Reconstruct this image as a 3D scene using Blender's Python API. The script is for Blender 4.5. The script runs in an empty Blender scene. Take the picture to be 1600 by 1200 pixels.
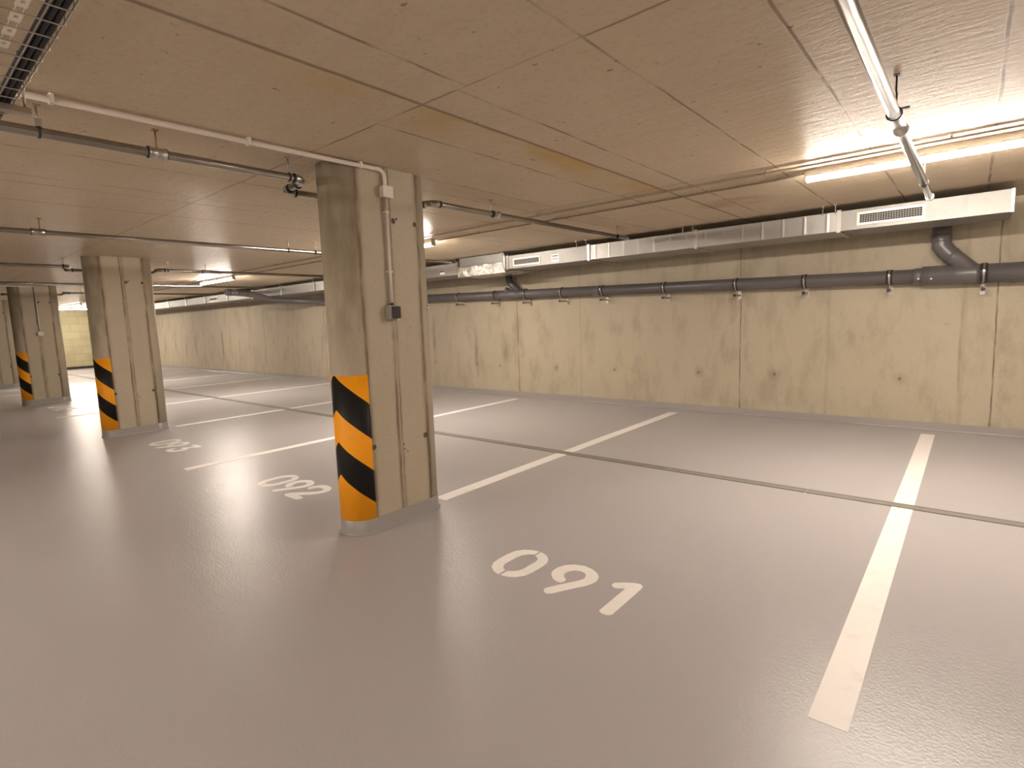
import bpy, bmesh, math, random
from mathutils import Vector, Matrix
random.seed(7)
scene = bpy.context.scene
C = scene.collection
PI = math.pi

# ------------------------------------------------------------------ camera
YAW, PITCH, ROLL, CAMH, FPX = 0.7126, -0.1162, -0.0374, 1.3863, 852.86
PPX, PPY = 784.4, 597.2
def cam_axes():
    cy, sy, cp, sp = math.cos(YAW), math.sin(YAW), math.cos(PITCH), math.sin(PITCH)
    f = Vector((-sy*cp, cy*cp, sp)); r = Vector((cy, sy, 0)); u = r.cross(f)
    c, s = math.cos(ROLL), math.sin(ROLL)
    return f, c*r+s*u, -s*r+c*u
cf, cr, cu = cam_axes()
cd = bpy.data.cameras.new('camera'); co = bpy.data.objects.new('camera', cd); C.objects.link(co)
m = Matrix.Identity(4)
for i in range(3):
    m[i][0] = cr[i]; m[i][1] = cu[i]; m[i][2] = -cf[i]
m[2][3] = CAMH
co.matrix_world = m
cd.sensor_fit = 'HORIZONTAL'; cd.sensor_width = 36.0; cd.lens = FPX/1600*36
cd.shift_x = (800-PPX)/1600; cd.shift_y = (PPY-600)/1600
cd.clip_start = 0.02; cd.clip_end = 200
scene.camera = co

# ------------------------------------------------------------------ world, exposure
w = bpy.data.worlds.new('world'); scene.world = w; w.use_nodes = True
w.node_tree.nodes['Background'].inputs[0].default_value = (0, 0, 0, 1)
w.node_tree.nodes['Background'].inputs[1].default_value = 0
scene.view_settings.view_transform = 'Standard'; scene.view_settings.look = 'None'
scene.view_settings.exposure = 2.82; scene.view_settings.gamma = 1.0
scene.view_settings.use_curve_mapping = False
LAMP_COLOR = (1.0, 0.89, 0.78)
LAMP_STRENGTH = 36.0

H, W = 2.385, 7.46           # ceiling height, back wall
XL, XR, YF = -27.3, 8.0, -8.0

# ------------------------------------------------------------------ materials
class G:
    def __init__(s, name):
        s.m = bpy.data.materials.new(name); s.m.use_nodes = True
        s.t = s.m.node_tree; s.b = s.t.nodes['Principled BSDF']
    def n(s, ty, **k):
        n = s.t.nodes.new(ty)
        for a, v in k.items(): setattr(n, a, v)
        return n
    def put(s, sock, v):
        if isinstance(v, bpy.types.NodeSocket): s.t.links.new(v, sock)
        else: sock.default_value = v
    def math(s, op, a, b=0.0, c=0.0, clamp=False):
        n = s.n('ShaderNodeMath', operation=op); n.use_clamp = clamp
        s.put(n.inputs[0], a); s.put(n.inputs[1], b); s.put(n.inputs[2], c)
        return n.outputs[0]
    def pos(s):
        return s.n('ShaderNodeTexCoord').outputs['Object']
    def xyz(s, v):
        n = s.n('ShaderNodeSeparateXYZ'); s.put(n.inputs[0], v); return n.outputs
    def vec(s, v, scale=(1, 1, 1)):
        n = s.n('ShaderNodeMapping'); s.put(n.inputs['Vector'], v); n.inputs['Scale'].default_value = scale
        return n.outputs[0]
    def noise(s, v, scale, detail=4, rough=0.55, dist=0.0):
        n = s.n('ShaderNodeTexNoise'); s.put(n.inputs['Vector'], v)
        n.inputs['Scale'].default_value = scale; n.inputs['Detail'].default_value = detail
        n.inputs['Roughness'].default_value = rough; n.inputs['Distortion'].default_value = dist
        return n.outputs[0]
    def ramp(s, f, stops):
        n = s.n('ShaderNodeValToRGB'); s.put(n.inputs[0], f); e = n.color_ramp.elements
        while len(e) < len(stops): e.new(0.5)
        for q, (p, c) in zip(e, stops):
            q.position = p; q.color = (c[0], c[1], c[2], 1) if isinstance(c, (tuple, list)) else (c, c, c, 1)
        return n.outputs[0]
    def mix(s, f, a, b):
        n = s.n('ShaderNodeMix', data_type='RGBA'); s.put(n.inputs[0], f)
        for i, v in ((6, a), (7, b)):
            if isinstance(v, (tuple, list)): v = (v[0], v[1], v[2], 1)
            s.put(n.inputs[i], v)
        return n.outputs[2]
    def rng(s, v, a, b, c=0.0, d=1.0, smooth=True):
        n = s.n('ShaderNodeMapRange'); n.clamp = True
        if smooth: n.interpolation_type = 'SMOOTHSTEP'
        s.put(n.inputs[0], v); n.inputs[1].default_value = a; n.inputs[2].default_value = b
        n.inputs[3].default_value = c; n.inputs[4].default_value = d
        return n.outputs[0]
    def line(s, x, c, w, wob=None):
        """1 on the line x = c (half width w), fading outside."""
        d = s.math('SUBTRACT', x, c)
        if wob is not None: d = s.math('ADD', d, wob)
        return s.rng(s.math('ABSOLUTE', d), w*0.4, w*1.6, 1.0, 0.0)
    def maxi(s, l):
        r = l[0]
        for q in l[1:]: r = s.math('MAXIMUM', r, q)
        return r
    def bump(s, h, strength=0.3, dist=0.01, prev=None):
        n = s.n('ShaderNodeBump'); n.inputs['Strength'].default_value = strength
        n.inputs['Distance'].default_value = dist; s.put(n.inputs['Height'], h)
        if prev is not None: s.put(n.inputs['Normal'], prev)
        s.put(s.b.inputs['Normal'], n.outputs[0]); return n.outputs[0]
    def set(s, **k):
        for a, v in k.items():
            if isinstance(v, (tuple, list)): v = (v[0], v[1], v[2], 1)
            s.put(s.b.inputs[a.replace('_', ' ')], v)
        return s

def simple(name, col, rough=0.5, metal=0.0, var=0.06, scale=30, bump=0.0):
    g = G(name); p = g.pos(); nz = g.noise(p, scale, 3)
    a = tuple(c*(1-var) for c in col); b = tuple(min(1, c*(1+var)) for c in col)
    g.set(Base_Color=g.mix(nz, a, b), Roughness=rough, Metallic=metal)
    if bump: g.bump(nz, bump, 0.003)
    return g.m

def m_ceiling():
    g = G('formwork_concrete_ceiling'); p = g.pos(); x, y, z = g.xyz(p)
    big = g.noise(p, 0.7, 5, 0.6); mid = g.noise(g.vec(p, (1, 4, 1)), 1.6, 5, 0.6)
    fine = g.noise(p, 38, 4, 0.6); pits = g.noise(p, 19, 3, 0.55)
    col = g.mix(big, (0.53, 0.425, 0.30), (0.60, 0.495, 0.36))
    col = g.mix(g.rng(mid, 0.35, 0.7, 0, 0.35), col, (0.62, 0.525, 0.40))
    col = g.mix(g.rng(fine, 0.45, 0.75, 0, 0.22), col, (0.28, 0.22, 0.16))
    wob = g.math('MULTIPLY', g.math('SUBTRACT', g.noise(p, 2.3, 3), 0.5), 0.022)
    brk = g.rng(g.noise(p, 3.0, 3), 0.36, 0.55, 0.25, 1.0)
    ylo = g.rng(y, 1.79, 1.83); yhi = g.rng(y, 1.79, 1.83, 1, 0)
    seams = []
    for xx, ww, msk in ((-1.70, .007, yhi), (-1.755, .007, ylo), (-1.12, .006, None), (-0.555, .006, None), (0.05, .007, None),
                        (0.63, .006, None), (1.22, .006, None), (1.8, .006, None), (-2.33, .006, ylo), (-2.97, .006, ylo),
                        (-3.25, .005, ylo), (-3.88, .007, None), (-4.53, .006, None), (-4.75, .008, None), (-5.37, .009, None),
                        (-6.6, .007, None), (-7.1, .007, None), (-7.9, .009, None), (-8.5, .007, None), (-9.7, .009, None),
                        (-10.6, .009, None), (-12.9, .010, None), (-13.8, .010, None), (-16, .012, None), (-18, .012, None)):
        q = g.line(x, xx, ww, wob)
        if msk is not None: q = g.math('MULTIPLY', q, msk)
        seams.append(q)
    for yy in (1.81, 4.31, -0.69, -3.19, 6.81): seams.append(g.line(y, yy, .006, wob))
    s_all = g.math('MULTIPLY', g.maxi(seams), brk)
    main = g.line(x, -1.985, 0.011, wob)
    s_all = g.math('MAXIMUM', s_all, main)
    # ochre leak stain along the main seam
    sx = g.math('MULTIPLY', g.rng(x, -2.42, -2.05), g.rng(x, -2.0, -1.97, 1, 0))
    sy = g.math('MULTIPLY', g.rng(y, 0.9, 1.7), g.rng(y, 4.0, 4.9, 1, 0))
    blot = g.rng(g.noise(g.vec(p, (1.2, 0.7, 1)), 1.9, 3), 0.30, 0.62)
    st = g.math('MULTIPLY', g.math('MULTIPLY', sx, sy), blot)
    col = g.mix(g.math('MULTIPLY', st, 0.8), col, (0.50, 0.33, 0.10))
    # rusty patch beyond the lamp conduit
    d1 = g.math('POWER', g.math('SUBTRACT', x, -1.75), 2.0); d2 = g.math('POWER', g.math('SUBTRACT', y, 5.45), 2.0)
    rp = g.rng(g.math('ADD', g.math('MULTIPLY', d1, 3.0), g.math('MULTIPLY', d2, 5.0)), 0.05, 0.5, 0.6, 0)
    col = g.mix(g.math('MULTIPLY', rp, g.rng(mid, 0.3, 0.6)), col, (0.36, 0.2, 0.11))
    spots = g.rng(pits, 0.70, 0.74)
    col = g.mix(g.math('MULTIPLY', spots, 0.7), col, (0.15, 0.11, 0.08))
    col = g.mix(g.math('MULTIPLY', s_all, 0.58), col, (0.105, 0.07, 0.042))
    g.set(Base_Color=col, Roughness=g.math('ADD', g.math('MULTIPLY', mid, 0.12), g.math('SUBTRACT', g.rng(x, -1.125, -1.115, 0.44, 0.38), g.rng(x, -4.4, -3.88, 0.10, 0.0))))
    g.put(g.b.inputs['Specular IOR Level'], g.math('ADD', g.rng(x, -1.125, -1.115, 0.014, 0.020), g.rng(x, -4.4, -3.88, 0.12, 0.0)))
    wav = g.noise(g.vec(p, (1.0, 3.5, 1)), 6.0, 6, 0.7, 0.5)
    n1 = g.bump(wav, 0.6, 0.009)
    n2 = g.bump(g.math('SUBTRACT', 1.0, s_all), 0.6, 0.004, n1)
    g.bump(fine, 0.12, 0.002, n2)
    return g.m

def m_wall(name='formwork_concrete_wall', axis=0, joints=(), faint=(), drips=(), holes=(), base=((0.375, 0.32, 0.228), (0.50, 0.435, 0.328))):
    g = G(name); p = g.pos(); o = g.xyz(p); x, z = o[axis], o[2]
    big = g.noise(p, 0.8, 5, 0.6); mid = g.noise(g.vec(p, (2, 2, 0.7)), 2.2, 5, 0.62); fine = g.noise(p, 30, 4, 0.6)
    col = g.mix(big, base[0], base[1])
    col = g.mix(g.rng(mid, 0.46, 0.70, 0, 0.55), col, (0.31, 0.26, 0.185))
    col = g.mix(g.rng(g.noise(p, 11, 4, 0.7), 0.62, 0.75, 0, 0.4), col, (0.24, 0.19, 0.13))
    col = g.mix(g.rng(fine, 0.5, 0.75, 0, 0.15), col, (0.26, 0.21, 0.15))
    wob = g.math('MULTIPLY', g.math('SUBTRACT', g.noise(p, 3.0, 3), 0.5), 0.03)
    if joints:
        j = g.maxi([g.line(x, q, 0.007, wob) for q in joints])
        dirt = g.math('MULTIPLY', g.maxi([g.line(x, q, 0.12, wob) for q in joints]), g.rng(mid, 0.4, 0.65))
        col = g.mix(g.math('MULTIPLY', dirt, 0.22), col, (0.2, 0.15, 0.09))
        col = g.mix(g.math('MULTIPLY', j, g.rng(g.noise(p, 4, 2), 0.3, 0.6, 0.35, 0.85)), col, (0.13, 0.095, 0.06))
    if faint:
        j = g.maxi([g.line(x, q, 0.02, wob) for q in faint])
        col = g.mix(g.math('MULTIPLY', j, 0.16), col, (0.2, 0.15, 0.09))
    if drips:
        l = []
        for (xx, z0, z1, ww) in drips:
            l.append(g.math('MULTIPLY', g.line(x, xx, ww, wob), g.math('MULTIPLY', g.rng(z, z0, z0+0.35), g.rng(z, z1-0.3, z1, 1, 0))))
        col = g.mix(g.math('MULTIPLY', g.maxi(l), g.rng(mid, 0.35, 0.65, 0.1, 0.55)), col, (0.16, 0.13, 0.09))
    hole_m = None
    if holes:
        l = []; hl = []
        for (xx, zz) in holes:
            dx = g.math('POWER', g.math('SUBTRACT', x, xx), 2.0); dz = g.math('POWER', g.math('SUBTRACT', z, zz), 2.0)
            d = g.math('SQRT', g.math('ADD', dx, dz)); l.append(g.rng(d, 0.012, 0.022, 1, 0))
            hl.append(g.rng(d, 0.02, 0.10, 0.28, 0))
        hole_m = g.maxi(l)
        col = g.mix(g.math('MULTIPLY', g.maxi(hl), g.rng(mid, 0.3, 0.6)), col, (0.2, 0.15, 0.1))
        col = g.mix(g.math('MULTIPLY', hole_m, 0.7), col, (0.15, 0.11, 0.07))
    g.set(Base_Color=col, Roughness=0.72)
    n1 = g.bump(fine, 0.25, 0.003)
    n1 = g.bump(mid, 0.25, 0.01, n1)
    if hole_m is not None: g.bump(g.math('SUBTRACT', 1.0, hole_m), 0.7, 0.01, n1)
    return g.m

def m_column():
    g = G('column_concrete'); p = g.pos(); x, y, z = g.xyz(p)
    big = g.noise(p, 1.7, 5, 0.6); mid = g.noise(g.vec(p, (3, 3, 0.8)), 2.0, 5, 0.6); fine = g.noise(p, 34, 4, 0.6)
    col = g.mix(big, (0.36, 0.305, 0.22), (0.50, 0.43, 0.325))
    col = g.mix(g.rng(fine, 0.5, 0.75, 0, 0.2), col, (0.25, 0.2, 0.14))
    # dark blotches on the rounded nose, with its dimmer light painted in
    nose = g.rng(y, -0.28, -0.22, 1, 0)
    bl = g.math('MULTIPLY', g.math('MULTIPLY', nose, g.rng(z, 0.9, 1.5)), g.rng(mid, 0.32, 0.6, 0.25, 1.0))
    col = g.mix(g.math('MULTIPLY', bl, 0.65), col, (0.19, 0.155, 0.10))
    wob = g.math('MULTIPLY', g.math('SUBTRACT', g.noise(p, 3.5, 3), 0.5), 0.03)
    l = []; hl = []
    for yy, ww in ((-0.235, 0.011), (-0.015, 0.010), (0.015, 0.004), (0.245, 0.012)): l.append(g.line(y, yy, ww, wob))
    dirt = g.maxi([g.line(y, yy, 0.026, wob) for yy in (-0.235, 0.0, 0.245)])
    col = g.mix(g.math('MULTIPLY', dirt, g.rng(mid, 0.35, 0.6, 0.1, 0.45)), col, (0.25, 0.18, 0.11))
    j = g.math('MULTIPLY', g.maxi(l), g.rng(g.noise(g.vec(p, (1, 1, 0.6)), 5, 3), 0.36, 0.60, 0.08, 0.8))
    col = g.mix(j, col, (0.13, 0.085, 0.045))
    for (yy, zz, r) in ((0.04, 2.055, 0.017), (0.068, 2.07, 0.008), (0.225, 2.05, 0.016), (-0.225, 0.575, 0.016), (0.22, 0.575, 0.018), (0.02, 0.55, 0.006)):
        d = g.math('SQRT', g.math('ADD', g.math('POWER', g.math('SUBTRACT', y, yy), 2.0), g.math('POWER', g.math('SUBTRACT', z, zz), 2.0)))
        hl.append(g.rng(d, r*0.7, r*1.2, 1, 0))
    hm = g.math('MULTIPLY', g.maxi(hl), g.rng(x, 0.1, 0.13))
    pits = g.rng(g.noise(p, 17, 2), 0.74, 0.78)
    col = g.mix(g.math('MULTIPLY', pits, 0.6), col, (0.14, 0.1, 0.07))
    col = g.mix(g.math('MULTIPLY', hm, 0.9), col, (0.05, 0.04, 0.035))
    g.set(Base_Color=col, Roughness=0.62)
    n1 = g.bump(fine, 0.25, 0.003); n2 = g.bump(j, 0.5, 0.006, n1); g.bump(g.math('SUBTRACT', 1.0, hm), 0.9, 0.02, n2)
    return g.m

def m_floor(name='epoxy_floor', col=((0.41, 0.385, 0.39), (0.44, 0.42, 0.425))):
    g = G(name); p = g.pos()
    big = g.noise(p, 0.45, 4, 0.55); mid = g.noise(g.vec(p, (1, 2.2, 1)), 1.3, 4, 0.6); fine = g.noise(p, 120, 3, 0.6)
    c = g.mix(big, col[0], col[1])
    g.set(Base_Color=c, Roughness=g.math('MULTIPLY_ADD', mid, 0.06, 0.28))
    g.b.inputs['Specular IOR Level'].default_value = 0.40
    n1 = g.bump(g.noise(g.vec(p, (1.6, 5.0, 1)), 2.2, 4, 0.6), 0.10, 0.006); n2 = g.bump(g.noise(p, 26, 3, 0.6), 0.35, 0.0018, n1); g.bump(g.noise(p, 75, 2, 0.6), 0.6, 0.0022, n2)
    return g.m

def m_paint():
    g = G('white_road_paint'); p = g.pos()
    big = g.noise(g.vec(p, (1, 1, 1)), 6, 5, 0.7)
    c = g.mix(g.rng(big, 0.5, 0.75, 0, 0.5), (0.87, 0.83, 0.80), (0.70, 0.655, 0.62))
    g.set(Base_Color=c, Roughness=0.5); g.bump(g.noise(p, 90, 3), 0.2, 0.001)
    return g.m

def m_hazard():
    """black chevrons painted round the column nose; the stripe rises from both side joints to the front centre."""
    g = G('hazard_paint'); p = g.pos(); x, y, z = g.xyz(p)
    # local origin: column centre, nose circle centre at y = -0.24
    ang = g.math('ARCTAN2', g.math('ABSOLUTE', x), g.math('SUBTRACT', -0.24, y))   # 0 at front, pi/2 at side joint
    t = g.math('DIVIDE', ang, PI/2)
    wob = g.math('MULTIPLY', g.math('SUBTRACT', g.noise(p, 14, 2), 0.5), 0.006)
    zz = g.math('ADD', g.math('ADD', z, g.math('MULTIPLY', t, 0.203)), wob)      # height carried back to the apex
    b1 = g.math('MULTIPLY', g.rng(zz, 0.835, 0.838), g.rng(zz, 1.066, 1.069, 1, 0))
    b2 = g.math('MULTIPLY', g.rng(zz, 0.407, 0.410), g.rng(zz, 0.625, 0.628, 1, 0))
    f = g.math('MAXIMUM', b1, b2)
    nz = g.noise(p, 25, 4)
    org = g.mix(nz, (0.92, 0.34, 0.006), (0.98, 0.40, 0.014)); blk = g.mix(nz, (0.006, 0.0055, 0.005), (0.012, 0.011, 0.010))
    g.b.inputs['Specular IOR Level'].default_value = 0.3
    g.set(Base_Color=g.mix(f, org, blk), Roughness=0.5); g.bump(g.noise(p, 60, 3), 0.15, 0.0015)
    return g.m

def m_duct(name, col, rough, metal=1.0, crumple=0.0):
    g = G(name); p = g.pos()
    n = g.noise(p, 5, 4, 0.6)
    v = g.n('ShaderNodeTexVoronoi'); g.put(v.inputs['Vector'], p); v.inputs['Scale'].default_value = 45
    c = g.mix(n, tuple(q*0.86 for q in col), tuple(min(1, q*1.08) for q in col))
    g.set(Base_Color=c, Metallic=metal, Roughness=g.math('MULTIPLY_ADD', v.outputs[0], 0.12, rough-0.05))
    h = g.noise(g.vec(p, (1, 1, 0.5)), 3.0, 3)
    n1 = g.bump(h, 0.06, 0.01)
    if crumple: g.bump(g.noise(p, 11, 4, 0.7, 1.0), crumple, 0.03, n1)
    return g.m

def m_emit(name, col, s):
    g = G(name); g.set(Base_Color=(0.9, 0.9, 0.9), Roughness=0.4)
    g.b.inputs['Emission Color'].default_value = (*col, 1); g.b.inputs['Emission Strength'].default_value = s
    return g.m

def m_farwall():
    g = G('far_block_wall'); p = g.pos(); sep = g.xyz(p)
    cmb = g.n('ShaderNodeCombineXYZ'); g.put(cmb.inputs[0], sep[1]); g.put(cmb.inputs[1], sep[2])
    b = g.n('ShaderNodeTexBrick'); g.put(b.inputs['Vector'], cmb.outputs[0])
    b.inputs['Scale'].default_value = 1.0; b.inputs['Brick Width'].default_value = 0.6; b.inputs['Row Height'].default_value = 0.3
    b.inputs['Mortar Size'].default_value = 0.012
    b.inputs['Color1'].default_value = (0.44, 0.40, 0.24, 1); b.inputs['Color2'].default_value = (0.40, 0.35, 0.21, 1)
    b.inputs['Mortar'].default_value = (0.34, 0.30, 0.18, 1)
    n = g.noise(p, 2, 4)
    g.set(Base_Color=g.mix(g.rng(n, 0.4, 0.7, 0, 0.4), b.outputs[0], (0.3, 0.26, 0.17)), Roughness=0.8)
    return g.m

M = dict(
    ceiling=m_ceiling(), floor=m_floor(), skirt=m_floor('epoxy_skirting', ((0.30, 0.275, 0.26), (0.34, 0.315, 0.30))),
    wall=m_wall(joints=(0.18, -2.30, -6.035, -12.2), faint=(-0.07, -4.75, -8.45, -15.3, -16.1, -19.0, -1.3),
                drips=((-7.05, 0.2, 1.4, 0.04), (-8.2, 0.4, 1.5, 0.03), (-0.09, 0.3, 1.5, 0.012), (-6.35, 0.45, 1.2, 0.09),
                       (-15.35, 0.1, 1.9, 0.03), (-13.8, 0.3, 1.3, 0.05), (-18.2, 0.3, 1.4, 0.06), (-20.4, 0.4, 1.4, 0.06),
                       (-22.3, 0.4, 1.5, 0.07), (-21.3, 0.3, 1.3, 0.05), (-23.3, 0.4, 1.4, 0.05), (-17.0, 0.3, 1.2, 0.05)),
                holes=((-1.88, .555), (-.59, .553), (-2.85, .543), (-4.15, .54), (-5.23, .535), (-6.48, .54), (-7.05, .55), (-8.2, .56))),
    wall2=m_wall('plain_concrete_wall', 0, (-20, -15, -10, -5, 0, 5)), wall3=m_wall('side_concrete_wall', 1, (-5, -2.5, 0, 2.5, 5)),
    far=m_farwall(), column=m_column(), hazard=m_hazard(), paint=m_paint(),
    steel=simple('galvanised_pipe_steel', (0.36, 0.335, 0.30), 0.17, 1.0, 0.2, 12),
    coupling=simple('bright_zinc', (0.5, 0.48, 0.45), 0.33, 0.9, 0.1, 12),
    dark=simple('dark_rubber', (0.025, 0.022, 0.022), 0.5), rod=simple('zinc_rod', (0.45, 0.40, 0.33), 0.35, 0.9),
    brass=simple('rusty_anchor', (0.35, 0.19, 0.06), 0.5, 0.6, 0.3, 60),
    white=simple('white_plastic', (0.70, 0.62, 0.54), 0.4, 0, 0.05, 8),
    joint=simple('joint_profile_grey', (0.24, 0.22, 0.19), 0.6, 0.0, 0.15, 10, 0.3),
    pvc=simple('grey_pvc', (0.115, 0.105, 0.105), 0.34, 0, 0.1, 6),
    pvcdark=simple('dark_grey_pvc', (0.075, 0.07, 0.07), 0.4, 0, 0.1, 6),
    duct=m_duct('galvanised_duct', (0.30, 0.29, 0.272), 0.5, 0.75), duct_dull=m_duct('dull_galvanised_duct', (0.44, 0.43, 0.41), 0.42),
    foil=m_duct('crumpled_foil', (0.85, 0.83, 0.78), 0.16, 1.0, 0.9), greyduct=m_duct('grey_duct_paint', (0.30, 0.275, 0.25), 0.6, 0.3),
    grille=simple('grille_white', (0.72, 0.68, 0.6), 0.4, 0.2), grilledark=simple('grille_void', (0.03, 0.027, 0.022), 0.7),
    stick=simple('sticker_white', (0.75, 0.75, 0.75), 0.5), stickdark=simple('sticker_print', (0.05, 0.05, 0.06), 0.5),
    lamp=m_emit('lamp_diffuser', LAMP_COLOR, LAMP_STRENGTH), lampbody=simple('lamp_body', (0.55, 0.5, 0.45), 0.5),
    conduit=simple('dull_conduit', (0.30, 0.235, 0.17), 0.6, 0, 0.2, 6),
    cable=simple('black_cable', (0.008, 0.007, 0.010), 0.6, 0, 0.2, 8), cable2=simple('grey_cable', (0.10, 0.085, 0.08), 0.45),
    wire=simple('tray_wire', (0.50, 0.46, 0.40), 0.35, 0.9), boxgrey=simple('socket_grey', (0.34, 0.32, 0.30), 0.45),
    lid=simple('smoked_lid', (0.05, 0.05, 0.05), 0.15), strip=simple('perforated_metal', (0.80, 0.76, 0.66), 0.5, 0.1),
    black=simple('black_strip', (0.02, 0.018, 0.015), 0.6),
)

# ------------------------------------------------------------------ geometry helpers (verts in world coordinates)
def box(bm, a, b):
    x0, y0, z0 = (min(a[i], b[i]) for i in range(3)); x1, y1, z1 = (max(a[i], b[i]) for i in range(3))
    v = [bm.verts.new(q) for q in ((x0, y0, z0), (x1, y0, z0), (x1, y1, z0), (x0, y1, z0), (x0, y0, z1), (x1, y0, z1), (x1, y1, z1), (x0, y1, z1))]
    for f in ((3, 2, 1, 0), (4, 5, 6, 7), (0, 1, 5, 4), (1, 2, 6, 5), (2, 3, 7, 6), (3, 0, 4, 7)): bm.faces.new([v[i] for i in f])
def tube(bm, pts, r, seg=16, caps=True):
    """round tube along a polyline, mitred at the bends."""
    pts = [Vector(p) for p in pts]; rings = []
    rr = r if isinstance(r, (list, tuple)) else [r]*len(pts)
    t0 = (pts[1]-pts[0]).normalized(); up = Vector((0, 0, 1)) if abs(t0.z) < 0.9 else Vector((1, 0, 0))
    n = t0.cross(up).normalized()
    for i, p in enumerate(pts):
        a = (pts[i]-pts[i-1]).normalized() if i else t0
        b = (pts[i+1]-pts[i]).normalized() if i < len(pts)-1 else a
        t = (a+b).normalized(); k = 1/max(0.5, t.dot(a))
        n = (n-t*n.dot(t)).normalized(); bi = t.cross(n)
        side = (b-a); stretch = None
        if side.length > 1e-5:
            sd = (side-t*side.dot(t)).normalized(); stretch = sd
        ring = []
        for j in range(seg):
            an = 2*PI*j/seg; off = (n*math.cos(an)+bi*math.sin(an))*rr[i]
            if stretch is not None: off += stretch*(off.dot(stretch)*(k-1))
            ring.append(bm.verts.new(p+off))
        rings.append(ring)
    for i in range(len(rings)-1):
        for j in range(seg):
            f = bm.faces.new((rings[i][j], rings[i][(j+1) % seg], rings[i+1][(j+1) % seg], rings[i+1][j])); f.smooth = True
    if caps: bm.faces.new(rings[0][::-1]); bm.faces.new(rings[-1])
def bend(p0, p1, p2, r, n=6):
    """arc points rounding the corner p1."""
    p0, p1, p2 = Vector(p0), Vector(p1), Vector(p2)
    a = p1+(p0-p1).normalized()*r; c = p1+(p2-p1).normalized()*r
    return [tuple((1-t)**2*a+2*t*(1-t)*p1+t*t*c) for t in [i/n for i in range(n+1)]]
def ring(bm, c, axis, R, r, seg=24, rs=8, wx=1.6):
    c = Vector(c); a = Vector(axis).normalized(); u = a.orthogonal().normalized(); v = a.cross(u); rows = []
    for i in range(seg):
        t = 2*PI*i/seg; d = u*math.cos(t)+v*math.sin(t)
        rows.append([bm.verts.new(c+d*(R+r*math.cos(q))+a*(r*wx*math.sin(q))) for q in [2*PI*k/rs for k in range(rs)]])
    for i in range(seg):
        for k in range(rs):
            f = bm.faces.new((rows[i][k], rows[(i+1) % seg][k], rows[(i+1) % seg][(k+1) % rs], rows[i][(k+1) % rs])); f.smooth = True
def prism(bm, poly, z0, z1):
    lo = [bm.verts.new((x, y, z0)) for x, y in poly]; hi = [bm.verts.new((x, y, z1)) for x, y in poly]
    n = len(poly)
    for i in range(n): bm.faces.new((lo[i], lo[(i+1) % n], hi[(i+1) % n], hi[i]))
    bm.faces.new(lo[::-1]); bm.faces.new(hi)
def worldloc(o):
    v = Vector((0, 0, 0))
    while o is not None: v += o.location; o = o.parent
    return v
def obj(name, bm, mat, parent=None, bevel=0.0, local=False, smooth=False):
    off = worldloc(parent) if (parent and not local) else Vector((0, 0, 0))
    if off.length: bmesh.ops.translate(bm, verts=bm.verts, vec=-off)
    bmesh.ops.recalc_face_normals(bm, faces=bm.faces)
    if smooth:
        for f in bm.faces: f.smooth = True
    me = bpy.data.meshes.new(name); bm.to_mesh(me); bm.free()
    o = bpy.data.objects.new(name, me); C.objects.link(o)
    for q in (mat if isinstance(mat, list) else [mat]): me.materials.append(q)
    if parent: o.parent = parent
    if bevel:
        b = o.modifiers.new('bevel', 'BEVEL'); b.width = bevel; b.segments = 2; b.limit_method = 'ANGLE'
    return o
def tag(o, label, cat, group=None):
    o['label'] = label; o['category'] = cat
    if group: o['group'] = group
    return o
def thing(name, label, cat, loc=(0, 0, 0), group=None):
    o = bpy.data.objects.new(name, None); C.objects.link(o); o.location = loc; o.empty_display_size = 0.1
    return tag(o, label, cat, group)
def B(a, b):
    bm = bmesh.new(); box(bm, a, b); return bm
def T(pts, r, seg=16):
    bm = bmesh.new(); tube(bm, pts, r, seg); return bm
def struct(name, bm, mat, bevel=0):
    o = obj(name, bm, mat, None, bevel); o['kind'] = 'structure'; return o
def copy_tree(o, parent=None):
    c = o.copy(); C.objects.link(c)
    if parent: c.parent = parent
    for ch in list(o.children): copy_tree(ch, c)
    return c

# ------------------------------------------------------------------ room shell
T_ = 0.3
struct('floor', B((XL-T_, YF-T_, -0.25), (XR+T_, W+T_, 0)), M['floor'])
struct('ceiling', B((XL-T_, YF-T_, H), (XR+T_, W+T_, H+0.25)), M['ceiling'])
struct('wall_back', B((XL-T_, W, 0), (XR+T_, W+T_, H)), M['wall'])
struct('wall_front', B((XL-T_, YF-T_, 0), (XR+T_, YF, H)), M['wall2'])
struct('wall_left', B((XL-T_, YF, 0), (XL, W, H)), M['far'])
struct('wall_right', B((XR, YF, 0), (XR+T_, W, H)), M['wall3'])
def skirting(name, a, b, n):
    """coved epoxy skirting: upright plus a small cove foot; n = inward normal."""
    bm = bmesh.new(); a = Vector(a); b = Vector(b); n = Vector(n)
    prof = [(0, 0), (0.035, 0), (0.016, 0.006), (0.007, 0.02), (0.005, 0.085), (0, 0.088)]
    r1 = [bm.verts.new(a+n*d+Vector((0, 0, z))) for d, z in prof]; r2 = [bm.verts.new(b+n*d+Vector((0, 0, z))) for d, z in prof]
    k = len(prof)
    for i in range(k): bm.faces.new((r1[i], r1[(i+1) % k], r2[(i+1) % k], r2[i]))
    bm.faces.new(r1); bm.faces.new(r2[::-1])
    struct(name, bm, M['skirt'])
skirting('baseboard_back', (XL, W, 0), (XR, W, 0), (0, -1, 0))
skirting('baseboard_front', (XL, YF, 0), (XR, YF, 0), (0, 1, 0))
skirting('baseboard_right', (XR, YF, 0), (XR, W, 0), (-1, 0, 0))
struct('baseboard_left', B((XL, YF, 0), (XL+0.04, W, 0.10)), M['black'])
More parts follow.
